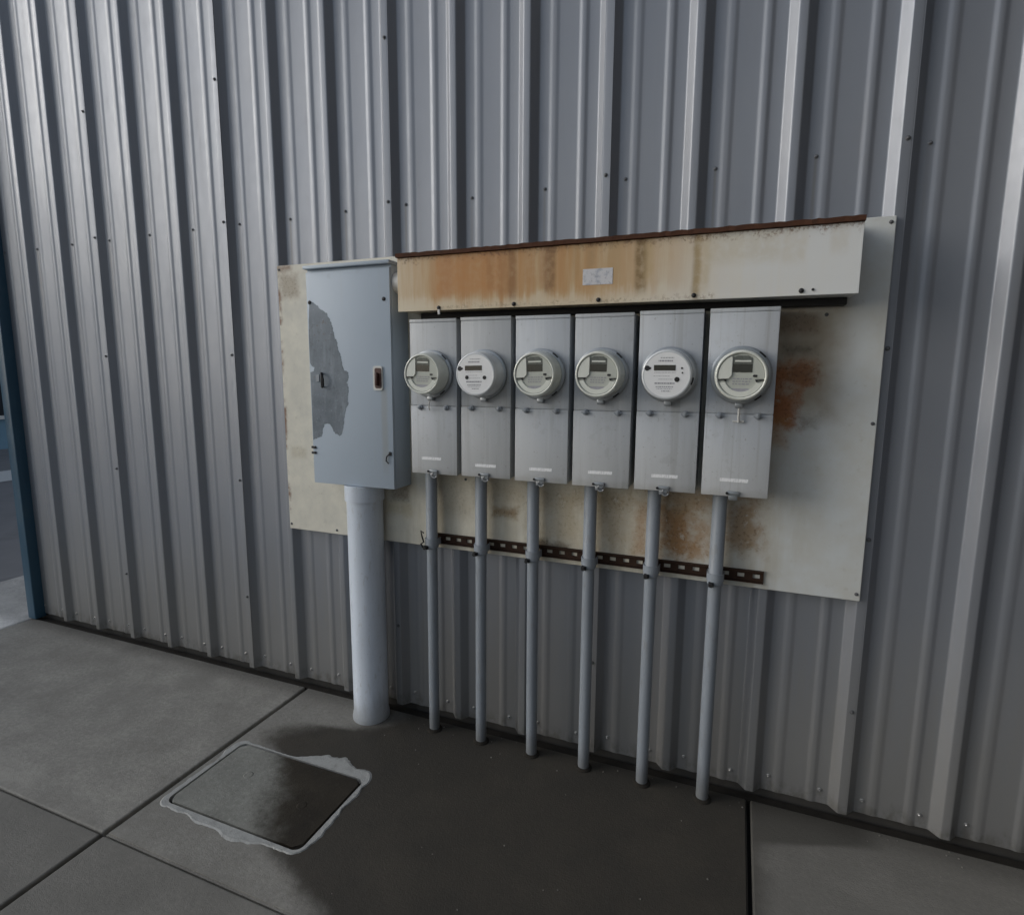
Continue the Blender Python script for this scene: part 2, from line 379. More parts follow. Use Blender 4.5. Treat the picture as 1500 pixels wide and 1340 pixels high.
def lathe(bm, prof, axis='z', n=32, org=(0, 0, 0), cap=(True, True)):
    """prof: list of (radius, height); axis z up or y towards -y"""
    rings = []
    for r, h in prof:
        ring = []
        for i in range(n):
            a = 2*math.pi*i/n
            if axis == 'z': p = (r*math.cos(a), r*math.sin(a), h)
            elif axis == 'y': p = (r*math.cos(a), -h, r*math.sin(a))
            else: p = (h, r*math.cos(a), r*math.sin(a))
            ring.append(bm.verts.new((p[0]+org[0], p[1]+org[1], p[2]+org[2])))
        rings.append(ring)
    for a, b in zip(rings, rings[1:]):
        for i in range(n): bm.faces.new((a[i], a[(i+1) % n], b[(i+1) % n], b[i]))
    if cap[0]: bm.faces.new(rings[0][::-1])
    if cap[1]: bm.faces.new(rings[-1])
    bmesh.ops.recalc_face_normals(bm, faces=bm.faces[:])
    return bm
def nl(prof, **k): return lathe(bmesh.new(), prof, **k)
def tube(bm, pts, r, n=8):
    pts = [Vector(p) for p in pts]; rings = []
    for i, p in enumerate(pts):
        t = (pts[min(i+1, len(pts)-1)]-pts[max(i-1, 0)]).normalized()
        a = t.cross(Vector((0, 0, 1))) if abs(t.z) < .9 else t.cross(Vector((0, 1, 0))); a.normalize(); b = t.cross(a)
        rings.append([bm.verts.new(p+a*r*math.cos(2*math.pi*k/n)+b*r*math.sin(2*math.pi*k/n)) for k in range(n)])
    for a, b in zip(rings, rings[1:]):
        for i in range(n): bm.faces.new((a[i], a[(i+1) % n], b[(i+1) % n], b[i]))
    if (pts[0]-pts[-1]).length > 1e-6: bm.faces.new(rings[0][::-1]); bm.faces.new(rings[-1])
    bmesh.ops.recalc_face_normals(bm, faces=bm.faces[:])
    return bm
def prism(bm, pts, y0, y1):
    """polygon in (x,z), extruded from y0 (front) to y1 (back)"""
    f = [bm.verts.new((x, y0, z)) for x, z in pts]; b = [bm.verts.new((x, y1, z)) for x, z in pts]
    bm.faces.new(f); bm.faces.new(b[::-1])
    for i in range(len(pts)):
        j = (i+1) % len(pts); bm.faces.new((f[i], f[j], b[j], b[i]))
    bmesh.ops.recalc_face_normals(bm, faces=bm.faces[:])
    return bm
def fillet(pts, r, seg=3):
    out = [pts[0]]
    for a, p, b in zip(pts, pts[1:], pts[2:]):
        a, p, b = Vector(a), Vector(p), Vector(b)
        d1 = (a-p); d2 = (b-p); k = min(r, d1.length*.45, d2.length*.45)
        s = p+d1.normalized()*k; e = p+d2.normalized()*k
        for i in range(seg+1):
            t = i/seg; out.append(tuple((1-t)**2*s+2*t*(1-t)*p+t*t*e))
    out.append(pts[-1]); return out

# ================================================================== SETTING
g = struct(obj('ground', nbox(-400, 400, -400, 400, -.5, -.16), 'ground'))
rd = struct(obj('road', nbox(-40, -4.0, -60, 60, -.4, -.055), 'asphalt'))
# painted line far out on the asphalt
bm = bmesh.new()
bm.faces.new([bm.verts.new(p) for p in ((-10.20, -3.0, -.051), (-9.05, -3.0, -.051), (-9.05, 2.99, -.051), (-10.14, 3.55, -.051))])
struct(obj('road_marking', bm, 'white'))
wk = struct(obj('walkway', nbox(-4.02, -3.055, -30, 30, -.3, -.004, bev=.012), 'walk'))
pv = struct(obj('pavement', nbox(-3.10, 8.0, -12.0, .3, -.30, -.030), 'joint'))

def slab(x0, x1, y0, y1, hole=None, wear_shade=0.0):
    bm = bmesh.new()
    if not hole:
        box(bm, x0, x1, y0, y1, -.16, 0, bev=.006, seg=2)
    else:
        hx0, hx1, hy0, hy1 = hole
        o = [bm.verts.new((x, y, 0)) for x, y in ((x0, y0), (x1, y0), (x1, y1), (x0, y1))]
        i = [bm.verts.new((x, y, 0)) for x, y in ((hx0, hy0), (hx1, hy0), (hx1, hy1), (hx0, hy1))]
        lo = [bm.verts.new((v.co.x, v.co.y, -.14)) for v in o]; li = [bm.verts.new((v.co.x, v.co.y, -.028)) for v in i]
        for k in range(4):
            j = (k+1) % 4
            bm.faces.new((o[k], o[j], i[j], i[k])); bm.faces.new((o[j], o[k], lo[k], lo[j])); bm.faces.new((i[k], i[j], li[j], li[k]))
        es = [e for e in bm.edges if all(v in o for v in e.verts)]
        bmesh.ops.bevel(bm, geom=es, offset=.006, segments=2, affect='EDGES')
        bmesh.ops.recalc_face_normals(bm, faces=bm.faces[:])
    o = obj('slab', bm, 'slab', pv); o['wear_shade'] = wear_shade; return o
HX0, HX1, HY0, HY1 = -.780, -.155, -.862, -.490
J = .007
xs = [-3.045, -.835, 1.232, 3.30, 5.4, 7.9]; ys = [-.037, -1.045, -3.1, -5.2, -7.3, -9.4, -11.9]
for i in range(len(xs)-1):
    for j in range(len(ys)-1):
        jl = J if xs[i] != -.835 else .009
        slab(xs[i]+jl, xs[i+1]-(.009 if xs[i+1] == -.835 else J*.8), ys[j+1]+.0035, ys[j]-.0035, (HX0, HX1, HY0, HY1) if (i, j) == (1, 0) else None, {(0, 0): 0.0, (1, 0): .22, (2, 0): .62}.get((i, j), .58 if j == 1 else .5))  # slabs painted darker to the right and front, imitating the light falloff
# strip of grime filling the slot along the wall foot
struct(obj('wall_foot_gutter', nbox(-3.03, 7.9, -.038, -.002, -.025, -.006), 'dirt'))

# ================================================================== BUILDING
bld = thing('metal_clad_building', 'grey ribbed metal clad building wall with blue corner trim', 'building', (0, 0, 0))
P = .3048; HR = .032; ZB = .028; ZT = 4.6
def rib_profile(k0, n):
    """profile of a sheet from the top of rib k0 to the top of rib k0+n, as (x, y)"""
    pts = [(k0*P, -HR)]
    for k in range(k0, k0+n):
        b = k*P
        pts += [(b+.028, -HR), (b+.054, 0), (b+.092, 0), (b+.104, -.0030), (b+.117, -.0030), (b+.129, 0),
                (b+.202, 0), (b+.214, -.0042), (b+.227, -.0042), (b+.239, 0), (b+P-.026, 0), (b+P, -HR)]
    pts.append(((k0+n)*P+.030, -HR))
    return fillet(pts, .0045, 3)
panel_me = None
panels = []
for q, k0 in enumerate(range(-10, 26, 3)):
    if panel_me is None:
        prof = rib_profile(0, 3); bm = bmesh.new()
        zs = [ZB, 1.2, 2.3, 3.4, ZT]
        rows = [[bm.verts.new((x, y, z)) for x, y in prof] for z in zs]
        for a, b in zip(rows, rows[1:]):
            for i in range(len(prof)-1): bm.faces.new((a[i], a[i+1], b[i+1], b[i]))
        bmesh.ops.recalc_face_normals(bm, faces=bm.faces[:])
        o = obj('wall_panel', bm, 'wall', bld, smooth=True); panel_me = o.data
        md = None
    else:
        o = bpy.data.objects.new('wall_panel', panel_me); C.objects.link(o); o.parent = bld
    o.location = (k0*P+(.001 if q % 2 else 0), -.0006*(q % 2), 0); panels.append(o)
# screws: hex washer heads, sub-parts of their panel
def screw_mesh(name, mat, r):
    bm = bmesh.new(); lathe(bm, [(r*1.5, 0), (r*1.5, .0012), (r*.9, .0022)], 'y', 12)
    lathe(bm, [(r*.85, .002), (r*.85, .0065), (r*.6, .0075)], 'y', 6)
    me = bpy.data.meshes.new(name); bm.to_mesh(me); bm.free(); me.materials.append(MT[mat]); return me
sm1 = screw_mesh('screw', 'screw', .0046); sm2 = screw_mesh('screw', 'lowscrew', .0050); sm3 = screw_mesh('screw', 'screwd', .0050)
def screw(panel, x, y, z, me):
    o = bpy.data.objects.new('screw', me); C.objects.link(o); o.parent = panel; o.location = (x, y, z); o.rotation_euler.y = random.random()*3
for q, o in enumerate(panels):
    if q > 6: continue
    for k in range(3):
        screw(o, k*P+.080, -.0003, 2.267+random.uniform(-.004, .004), sm1)
        screw(o, k*P+.078, -.0003, .082+random.uniform(-.006, .006), sm2)
        screw(o, k*P+P-.055, -.0003, .080+random.uniform(-.006, .006), sm2)
    for z in (.42, 1.035, 1.657, 2.277, 2.900, 3.52): screw(o, .015, -HR-.0003, z, sm3)
# foundation below the sheets, corner trim, other walls, roof
obj('foundation', nbox(-3.02, 7.9, .012, .40, -.3, .10), 'footing', bld)
bm = bmesh.new(); tp = fillet([(-2.984, .004), (-2.984, -.058), (-3.058, -.058), (-3.058, .10)], .006, 3)
for a, b in ((ZB-.02, ZT+.02),):
    lo = [bm.verts.new((x, y, a)) for x, y in tp]; hi = [bm.verts.new((x, y, b)) for x, y in tp]
    for i in range(len(tp)-1): bm.faces.new((lo[i], lo[i+1], hi[i+1], hi[i]))
    bm.faces.new(lo); bm.faces.new(hi[::-1])
bmesh.ops.recalc_face_normals(bm, faces=bm.faces[:])
obj('corner_trim', bm, 'blue', bld, angle=35)
obj('end_wall', nbox(-3.046, -2.99, .10, 12, .03, ZT), 'wall', bld)
obj('rear_wall', nbox(-3.0, 7.9, 11.9, 12.0, .03, ZT), 'wall', bld)
bm = bmesh.new(); vs = [bm.verts.new(p) for p in ((-3.2, -.14, ZT), (8.0, -.14, ZT), (8.0, 12.1, ZT+.5), (-3.2, 12.1, ZT+.5))]
f = bm.faces.new(vs); ex = bmesh.ops.extrude_face_region(bm, geom=[f])
for v in ex['geom']:
    if isinstance(v, bmesh.types.BMVert): v.co.z += .08
bmesh.ops.recalc_face_normals(bm, faces=bm.faces[:])
obj('roof', bm, 'roofm', bld)

# ================================================================== HATCH IN THE PAVEMENT
lx0, lx1, ly0, ly1 = HX0+.012, HX1-.012, HY0+.012, HY1-.012
def rrect(x0, x1, y0, y1, r, n=6):
    out = []
    for cx, cy, a0 in ((x1-r, y1-r, 0), (x0+r, y1-r, 90), (x0+r, y0+r, 180), (x1-r, y0+r, 270)):
        for i in range(n+1):
            a = R(a0+90*i/n); out.append((cx+r*math.cos(a), cy+r*math.sin(a)))
    return out
vault = thing('utility_vault_cover', 'rectangular concrete utility hatch set in the pavement with pale mortar edging', 'hatch', ((lx0+lx1)/2, (ly0+ly1)/2, 0))
vx, vy = (lx0+lx1)/2, (ly0+ly1)/2
bm = bmesh.new(); pts = rrect(lx0-vx, lx1-vx, ly0-vy, ly1-vy, .022)
top = [bm.verts.new((x, y, .003)) for x, y in pts]; bot = [bm.verts.new((x, y, -.029)) for x, y in pts]
bm.faces.new(top)
for i in range(len(pts)): bm.faces.new((top[i], bot[i], bot[(i+1) % len(pts)], top[(i+1) % len(pts)]))
bmesh.ops.bevel(bm, geom=[e for e in bm.edges if all(v in top for v in e.verts)], offset=.006, segments=3, affect='EDGES')
bmesh.ops.recalc_face_normals(bm, faces=bm.faces[:])
lid = obj('lid', bm, 'lid', vault, angle=40)
for x, y in ((-.600, -.640), (-.292, -.690)):
    bm = bmesh.new(); lathe(bm, [(.020, -.0004), (.016, .0004), (.010, .0002), (.002, .0001)], 'z', 16)
    obj('lifting_eye', bm, 'lid', lid, loc=(x-vx, y-vy, .0032), smooth=True)
# mortar round the opening: irregular outer outline
def vnoise(seed):
    rr = random.Random(seed); t = [rr.random() for _ in range(512)]
    def f(x):
        i = math.floor(x); u = x-i; u = u*u*(3-2*u); return (t[i % 512]*(1-u)+t[(i+1) % 512]*u)*2-1
    return f
vn = vnoise(5)
inn = rrect(lx0-.010-vx, lx1+.010-vx, ly0-.010-vy, ly1+.010-vy, .032, 10)
ring = []
for i, p in enumerate(inn):
    q = inn[(i+1) % len(inn)]; m = max(1, int(math.hypot(q[0]-p[0], q[1]-p[1])/.006))
    ring += [(p[0]+(q[0]-p[0])*k/m, p[1]+(q[1]-p[1])*k/m) for k in range(m)]
bx, by = (lx1-lx0)/2+.01, (ly1-ly0)/2+.01
inner, outer = ring, []
def bump_(t, c, w): return max(0.0, 1-((t-c)/w)**2)
for i, (x, y) in enumerate(ring):
    pa = ring[i-1]; pb = ring[(i+1) % len(ring)]; tx, ty = pb[0]-pa[0], pb[1]-pa[1]; L_ = math.hypot(tx, ty); nx, ny = ty/L_, -tx/L_
    sx_, sy_ = x/bx, y/by
    wr = max(0, nx); wl = max(0, -nx); wt_ = max(0, ny); wb_ = max(0, -ny)
    w = wl*.026+wr*(.014+.016*bump_(sy_, -.1, .9))+wt_*(.008+.058*bump_(sx_, .45, .55)+.030*bump_(sx_, .98, .2))+wb_*(.016+.026*bump_(sx_, -.1, .8))
    w *= .92+.34*vn(i*.085)+.16*vn(i*.23+90)
    w += .0018*vn(i*.8+40)
    outer.append((x+nx*max(.004, w), y+ny*max(.004, w)))
bm = bmesh.new()
vi0 = [bm.verts.new((x, y, -.02)) for x, y in inner]; vi = [bm.verts.new((x, y, .0030)) for x, y in inner]
vm = [bm.verts.new((a[0]*.22+b[0]*.78, a[1]*.22+b[1]*.78, .0032)) for a, b in zip(inner, outer)]; vo = [bm.verts.new((x, y, -.0005)) for x, y in outer]
n = len(inner)
for i in range(n):
    j = (i+1) % n
    bm.faces.new((vi0[i], vi0[j], vi[j], vi[i])); bm.faces.new((vi[i], vi[j], vm[j], vm[i])); bm.faces.new((vm[i], vm[j], vo[j], vo[i]))
bmesh.ops.recalc_face_normals(bm, faces=bm.faces[:])
obj('mortar_edging', bm, 'mortar', vault)

# ================================================================== BACKING BOARD
BX0, BX1, BZ0, BZ1 = -.879, 1.528, .826, 2.053
YB = -.052
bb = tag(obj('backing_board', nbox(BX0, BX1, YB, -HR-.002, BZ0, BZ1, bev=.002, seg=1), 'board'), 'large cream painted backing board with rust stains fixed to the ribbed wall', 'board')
for x, z in ((BX0+.012, .85), (BX0+.012, 2.035), (BX1-.012, .85), (BX1-.014, 2.035), (BX1-.012, 1.42), (-.60, .845), (1.36, 1.765), (.07, 1.135), (.36, 1.09)):
    o = bpy.data.objects.new('nail', sm3); C.objects.link(o); o.parent = bb; o.location = (x, YB, z); o.scale = (.8, .8, .8)

# ================================================================== DISCONNECT CABINET
DX0, DX1, DZ0, DZ1, DY = -.606, -.192, 1.094, 2.008, -.184
cab = thing('disconnect_cabinet', 'tall blue grey steel disconnect cabinet with a peeled paint patch', 'cabinet', (DX0, YB, DZ0))
def loc(o): o.location = (-DX0, -YB, -DZ0); return o
bm = bmesh.new(); box(bm, DX0, DX1, DY+.012, YB-.001, DZ0, DZ1-.010, bev=.003)
loc(obj('body', bm, 'cabinet', cab, angle=40))
door = loc(obj('door', nbox(DX0+.002, DX1-.001, DY, DY+.0105, DZ0+.001, DZ1-.022, bev=.0025), 'cabinet', cab, angle=40))
loc(obj('drip_hood', nbox(DX0-.004, DX1+.004, DY-.010, YB-.001, DZ1-.0095, DZ1+.004, bev=.002), 'cabinet', cab, angle=40))
def uv2xz(u, v, yy):
    dd = fw+r2*((u-750)/836.9)-u2*((v-670)/836.9); t = (yy+2.171)/dd.y
    return 1.110+t*dd.x, 1.568+t*dd.z
peel_px = [(453.5, 440), (462, 446), (470, 453), (478, 459), (483, 468), (487, 479), (489, 488), (491, 496), (494, 501), (495, 511), (499, 521), (501, 533), (504, 542), (510, 545), (511, 552), (508, 560), (511, 569), (509, 583),
           (510, 592), (506, 602), (504, 614), (503, 624), (501, 636), (497, 638), (491, 634), (487, 628), (484, 621), (480, 620), (475, 622), (473, 628), (471, 640), (464, 642), (458, 644), (456.5, 625), (455.5, 600), (454.5, 572), (453.8, 550), (455, 545), (460, 544), (461, 538), (456, 535), (453.4, 530), (452.6, 500), (452.4, 470)]
pp = [uv2xz(u, v, DY) for u, v in peel_px]
fine = []
rg = random.Random(11)
for i, a in enumerate(pp):
    b = pp[(i+1) % len(pp)]; nseg = max(1, int(math.hypot(a[0]-b[0], a[1]-b[1])/.005))
    for k in range(nseg):
        t = k/nseg; j = .0026 if (a[0] > DX0+.012) else .0005
        fine.append((max(DX0+.006, a[0]+(b[0]-a[0])*t+rg.uniform(-j, j)), a[1]+(b[1]-a[1])*t+rg.uniform(-j, j)))
bm = bmesh.new(); prism(bm, fine, DY-.0008, DY+.002)
pe = loc(obj('peeled_patch', bm, 'bare', cab)); pe['label'] = 'dull bare patch where the pale paint peeled off the door'
for x, z in ((-.588, 1.864), (-.221, 1.864)):
    loc(obj('bolt', nl([(.008, 0), (.008, .003), (.005, .005)], axis='y', n=12, org=(x, DY, z)), 'bolt', cab, smooth=True))
# operating handle: pale rounded frame with a rusted grip slot
hx, hz = -.256, 1.552
def rr_xz(cx, cz, w, h, r, n=5): return [(cx+x, cz+z) for x, z in rrect(-w/2, w/2, -h/2, h/2, r, n)]
hd = loc(obj('operating_handle', prism(bmesh.new(), rr_xz(hx, hz, .044, .098, .010), DY-.007, DY), 'white', cab))
bm = bmesh.new(); prism(bm, rr_xz(hx+.003, hz, .032, .082, .008), DY-.0085, DY-.0055); obj('grip', bm, 'redh', hd)
bm = bmesh.new(); box(bm, hx-.006, hx+.006, DY-.022, DY-.008, hz-.030, hz+.022, bev=.003); obj('lever', bm, 'redh', hd, angle=40)
# hasp on the hinge side
bm = bmesh.new(); box(bm, -.545, -.537, DY-.006, DY, 1.512, 1.575, bev=.002); tube(bm, [(-.541, DY-.004, 1.57), (-.527, DY-.016, 1.57), (-.521, DY-.018, 1.545), (-.523, DY-.016, 1.52), (-.537, DY-.006, 1.512)], .0045)
loc(obj('hasp', bm, 'bolt', cab, smooth=True))
bm = bmesh.new(); box(bm, -.570, -.552, DY-.004, DY, 1.535, 1.565, bev=.001); loc(obj('hasp_plate', bm, 'conduit', cab))
for z in (1.228, 1.252):
    bm = bmesh.new(); box(bm, DX0-.003, DX0+.020, DY-.006, DY, z-.005, z+.005, bev=.0015); loc(obj('hinge_lug', bm, 'bolt', cab))
bm = bmesh.new(); box(bm, -.214, -.202, DY-.006, DY, 1.236, 1.252, bev=.002); tube(bm, [(-.21, DY-.004, 1.244), (-.222, DY-.008, 1.232), (-.225, DY-.008, 1.215), (-.214, DY-.006, 1.203)], .003)
loc(obj('door_catch', bm, 'bolt', cab))
# short nipple to the wireway
npl = tag(obj('pipe_nipple', nl([(.043, -.052), (.043, -.006)], axis='x', n=24, org=(-.138, -.130, 1.93)), 'white', smooth=False, angle=40), 'short pale pipe joining the tall cabinet to the rusty wireway', 'pipe')

# ================================================================== WIREWAY (long trough above the meters)
GX0, GX1, GZ0, GZ1, GY = -.1415, 1.419, 1.809, 2.010, -.205
ww = thing('wireway', 'long rust streaked cream wireway trough running above the meter boxes', 'trough', (GX0, YB, GZ0))
def locw(o): o.location = (-GX0, -YB, -GZ0); return o
bm = bmesh.new(); box(bm, GX0, GX1, GY+.003, YB-.001, GZ0+.004, GZ1-.001, bev=.002); locw(obj('body', bm, 'gutter', ww))
locw(obj('front_cover', nbox(GX0-.001, GX1+.001, GY, GY+.0022, GZ0, GZ1-.0012, bev=.001), 'gutter', ww))
bm = bmesh.new(); rg = random.Random(5); n = 90
fr = []; 
for i in range(n+1):
    x = GX0-.002+(GX1-GX0+.004)*i/n; w = rg.uniform(-.0008, .0008)
    fr.append([bm.verts.new((x, GY-.012+w, GZ1+w)), bm.verts.new((x, GY-.013+w, GZ1+.014+w*2)), bm.verts.new((x, YB-.002, GZ1+.022)), bm.verts.new((x, YB-.002, GZ1))])
for a, b in zip(fr, fr[1:]):
    for k in range(4): bm.faces.new((a[k], b[k], b[(k+1) % 4], a[(k+1) % 4]))
bm.faces.new(fr[0]); bm.faces.new(fr[-1][::-1]); bmesh.ops.recalc_face_normals(bm, faces=bm.faces[:])
locw(obj('rusted_top_lip', bm, 'rustlip', ww))
for x, z in ((.037, 1.818), (.342, 1.820), (.650, 1.822), (.960, 1.823), (1.269, 1.823)):
    locw(obj('screw', nl([(.0075, 0), (.0075, .003), (.004, .006)], axis='y', n=10, org=(x, GY, z)), 'bolt', ww, smooth=True))
locw(obj('seal_tag', nbox(.034, .044, GY-.006, GY-.001, 1.793, 1.812, bev=.002), 'white', ww))
bm = bmesh.new(); box(bm, .594, .697, GY-.0012, GY+.001, 1.872, 1.925, bev=.0004, seg=1); lb = locw(obj('label_plate', bm, 'label', ww))
locw(obj('screw', nl([(.004, 0), (.004, .003)], axis='y', n=8, org=(1.300, GY, 1.825)), 'bolt', ww))

tag(obj('gap_shade_strip', nbox(-.105, 1.408, -.098, YB-.001, 1.789, GZ0+.0035, bev=.002, seg=1), 'black'), 'thin black strip added to darken the gap under the wireway, behind the box tops', 'shade strip')  # black strip added so the gap below the wireway reads dark

# ================================================================== METER BOXES
ORD = ['first', 'second', 'third', 'fourth', 'fifth', 'sixth']
BW, BZ_0, BZ_1, BY, BP, BC = .203, 1.176, 1.780, -.180, .2240, -.0045
SEAM = 1.446
def box_proto():
    e = thing('meter_box', '', 'meter box', (0, 0, 0), 'meter boxes in a row below the wireway')
    h = BW/2
    bm = bmesh.new(); box(bm, -h, h, BY+.004, YB-.001, BZ_0, BZ_1, bev=.004); obj('body', bm, 'box', e, angle=40)
    # upper cover with the turned-down top edge, lower cover
    bm = bmesh.new(); box(bm, -h-.001, h+.001, BY-.001, BY+.0035, SEAM+.0015, BZ_1-.012, bev=.0018); box(bm, -h-.0015, h+.0015, BY-.003, BY+.003, BZ_1-.0115, BZ_1+.001, bev=.0015)
    obj('upper_cover', bm, 'box', e, angle=40)
    bm = bmesh.new(); box(bm, -h-.001, h+.001, BY-.004, BY+.0035, BZ_0-.002, SEAM-.0015, bev=.002); obj('lower_cover', bm, 'box', e, angle=40)
    for s in (-1, 1):
        bm = bmesh.new(); lathe(bm, [(.011, 0), (.011, .004), (.0065, .006), (.0065, .013), (.004, .015)], 'y', 12, org=(s*.058, BY-.004, SEAM-.006)); box(bm, s*.058-.013, s*.058+.013, BY-.014, BY-.010, SEAM-.009, SEAM-.003, bev=.001)
        obj('wing_bolt', bm, 'conduit', e, angle=40)
    bm = bmesh.new(); box(bm, -.022, .018, BY-.014, BY-.003, BZ_0+.002, BZ_0+.016, bev=.003); box(bm, -.016, .012, BY-.010, BY+.006, BZ_0-.014, BZ_0+.004, bev=.002)
    obj('latch', bm, 'ring', e, angle=40)
    lt = nl([(.0045, 0), (.0045, .004)], axis='y', n=10, org=(-.021, BY-.014, BZ_0+.010)); obj('latch_pin', lt, 'bolt', e)
    return e
def copy_tree(o, parent=None):
    c = o.copy(); C.objects.link(c); c.parent = parent
    for ch in o.children: copy_tree(ch, c)
    return c
b0 = box_proto()
boxes = [b0]+[copy_tree(b0) for _ in range(5)]
stk = [(-.012, 1.236, 4), (.220-.2195, 1.220, 2), (0, 1.222, 1), (0, 1.226, 1), (0, 1.226, 1), (-.002, 1.228, 0)]
BXT = [('meter box beside the tall cabinet, first in the row', ), ('second meter box from the tall cabinet, holding a white faced meter',), ('third meter box from the tall cabinet, holding a grey green meter',),
       ('fourth meter box from the tall cabinet, holding a grey green meter',), ('fifth meter box from the tall cabinet, holding a white faced meter',), ('end meter box beside the deep orange rust patches on the board',)]
for i, o in enumerate(boxes):
    o.location = (BC+BP*i, 0, random.uniform(-.0015, .0015)); o['label'] = BXT[i][0]
    sx, sz, sl = stk[i]
    for ch_ in o.children:
        if ch_.data.materials[0].name.startswith('grey meter socket'): ch_['wear_shade'] = [.10, .30, .05, .22, .02, .0][i]+random.uniform(0, .12)
    st = obj('sticker', nbox(-.0435, .0435, -.0008, .0005, -.0055, .0055), 'sticker', o, loc=(sx, BY-.0042, sz)); st.rotation_euler.y = R(rg.uniform(-1, 1))
    if i < 5:
        bm = bmesh.new(); tube(bm, [(.006+.011*math.cos(a), BY-.014+.003*math.sin(a), BZ_0-.004+.011*math.sin(a)) for a in [2*math.pi*k/14 for k in range(15)]], .0022, 6)
        obj('seal_ring', bm, 'galv', o, smooth=True)

# ================================================================== ELECTRIC METERS
MZ = 1.5705; MY = BY-.001
def base_ring(e, w):
    bm = bmesh.new(); lathe(bm, [(.089, 0), (.089, .010), (.092, .011), (.092, .022), (.088, .024), (.083, .024)], 'y', 48)
    obj('clamp_ring', bm, 'ring', e, angle=40)
    bm = bmesh.new(); box(bm, -.012, .012, -.026, -.002, -.103, -.086, bev=.003); obj('ring_clasp', bm, 'ring', e, angle=40)
def face_piece(name, e, mat, pts, d0, d1):
    return obj(name, prism(bmesh.new(), pts, -d1, -d0), mat, e)
def meter_A():
    e = thing('electric_meter', '', 'electric meter', (0, 0, 0), 'electric meters plugged into the boxes')
    base_ring(e, 0)
    bm = bmesh.new(); lathe(bm, [(.082, .020), (.081, .030), (.078, .070), (.0765, .086), (.0745, .091), (.071, .0925), (.0685, .0915), (.0670, .088), (.0665, .084)], 'y', 64, cap=(True, False))
    obj('cover', bm, 'metA', e, smooth=True)
    fc = obj('dial_plate', nl([(.0667, .080), (.0667, .0842)], axis='y', n=64), 'metAp', e)
    # pale quarter panels left and right of the window
    def arc(a0, a1, r, n=12): return [(r*math.cos(R(a0+(a1-a0)*k/n)), r*math.sin(R(a0+(a1-a0)*k/n))) for k in range(n+1)]
    L = arc(190, 116, .0655)+[(-.0275, .050), (-.0275, .000), (-.036, -.010)]
    face_piece('pale_panel', e, 'metAl', L, .0843, .0895)
    Rr = arc(64, -8, .0655)+[(.050, -.008), (.0325, .000), (.0325, .050)]
    face_piece('pale_panel', e, 'metAp', Rr, .0843, .0872)
    lowr = arc(200, 340, .0655, 24)+arc(335, 205, .050, 20)
    face_piece('lower_bezel', e, 'metAl', lowr, .0843, .0885)
    face_piece('window_hood', e, 'hood', [(-.026, .034), (.031, .034), (.030, .053), (.018, .060), (-.012, .060), (-.025, .054)], .0843, .0875)
    dp = face_piece('display', e, 'lcd2', [(-.0255, .0095), (.0310, .0095), (.0310, .0345), (-.0255, .0345)], .0843, .0856)
    bm = bmesh.new(); box(bm, -.020, .026, -.0885, -.0876, .041, .046); obj('window_glint', bm, 'metAl', e)
    for s in (-1, 1):
        t = [(s*.066, -.0115), (s*.040, -.0115), (s*.044, -.0200), (s*.049, -.0150), (s*.066, -.0150)]
        if s < 0: t = t[::-1]
        face_piece('catch_slot', e, 'bolt', t, .0843, .0897)
    face_piece('name_plate', e, 'print_', rr_xz(0, -.046, .054, .012, .0055), .0843, .0853)
    face_piece('port', e, 'bolt', rr_xz(.040, -.001, .013, .007, .003), .0872, .0876)
    bm = bmesh.new(); rg = random.Random(2)
    for r_ in range(3):
        x = -.024
        while x < .026:
            w = rg.uniform(.003, .009); box(bm, x, x+w, -.0850, -.0843, -.012-.008*r_, -.0085-.008*r_); x += w+.003
    obj('printed_lines', bm, 'print_', e)['kind'] = 'stuff'
    # dark openings in the ring
    for a in (48, 308):
        bm = bmesh.new(); tube(bm, [(.0885*math.cos(R(a+k)), -.0235, .0885*math.sin(R(a+k))) for k in range(-8, 9, 4)], .0028, 6); obj('ring_slot', bm, 'black', e)
    return e
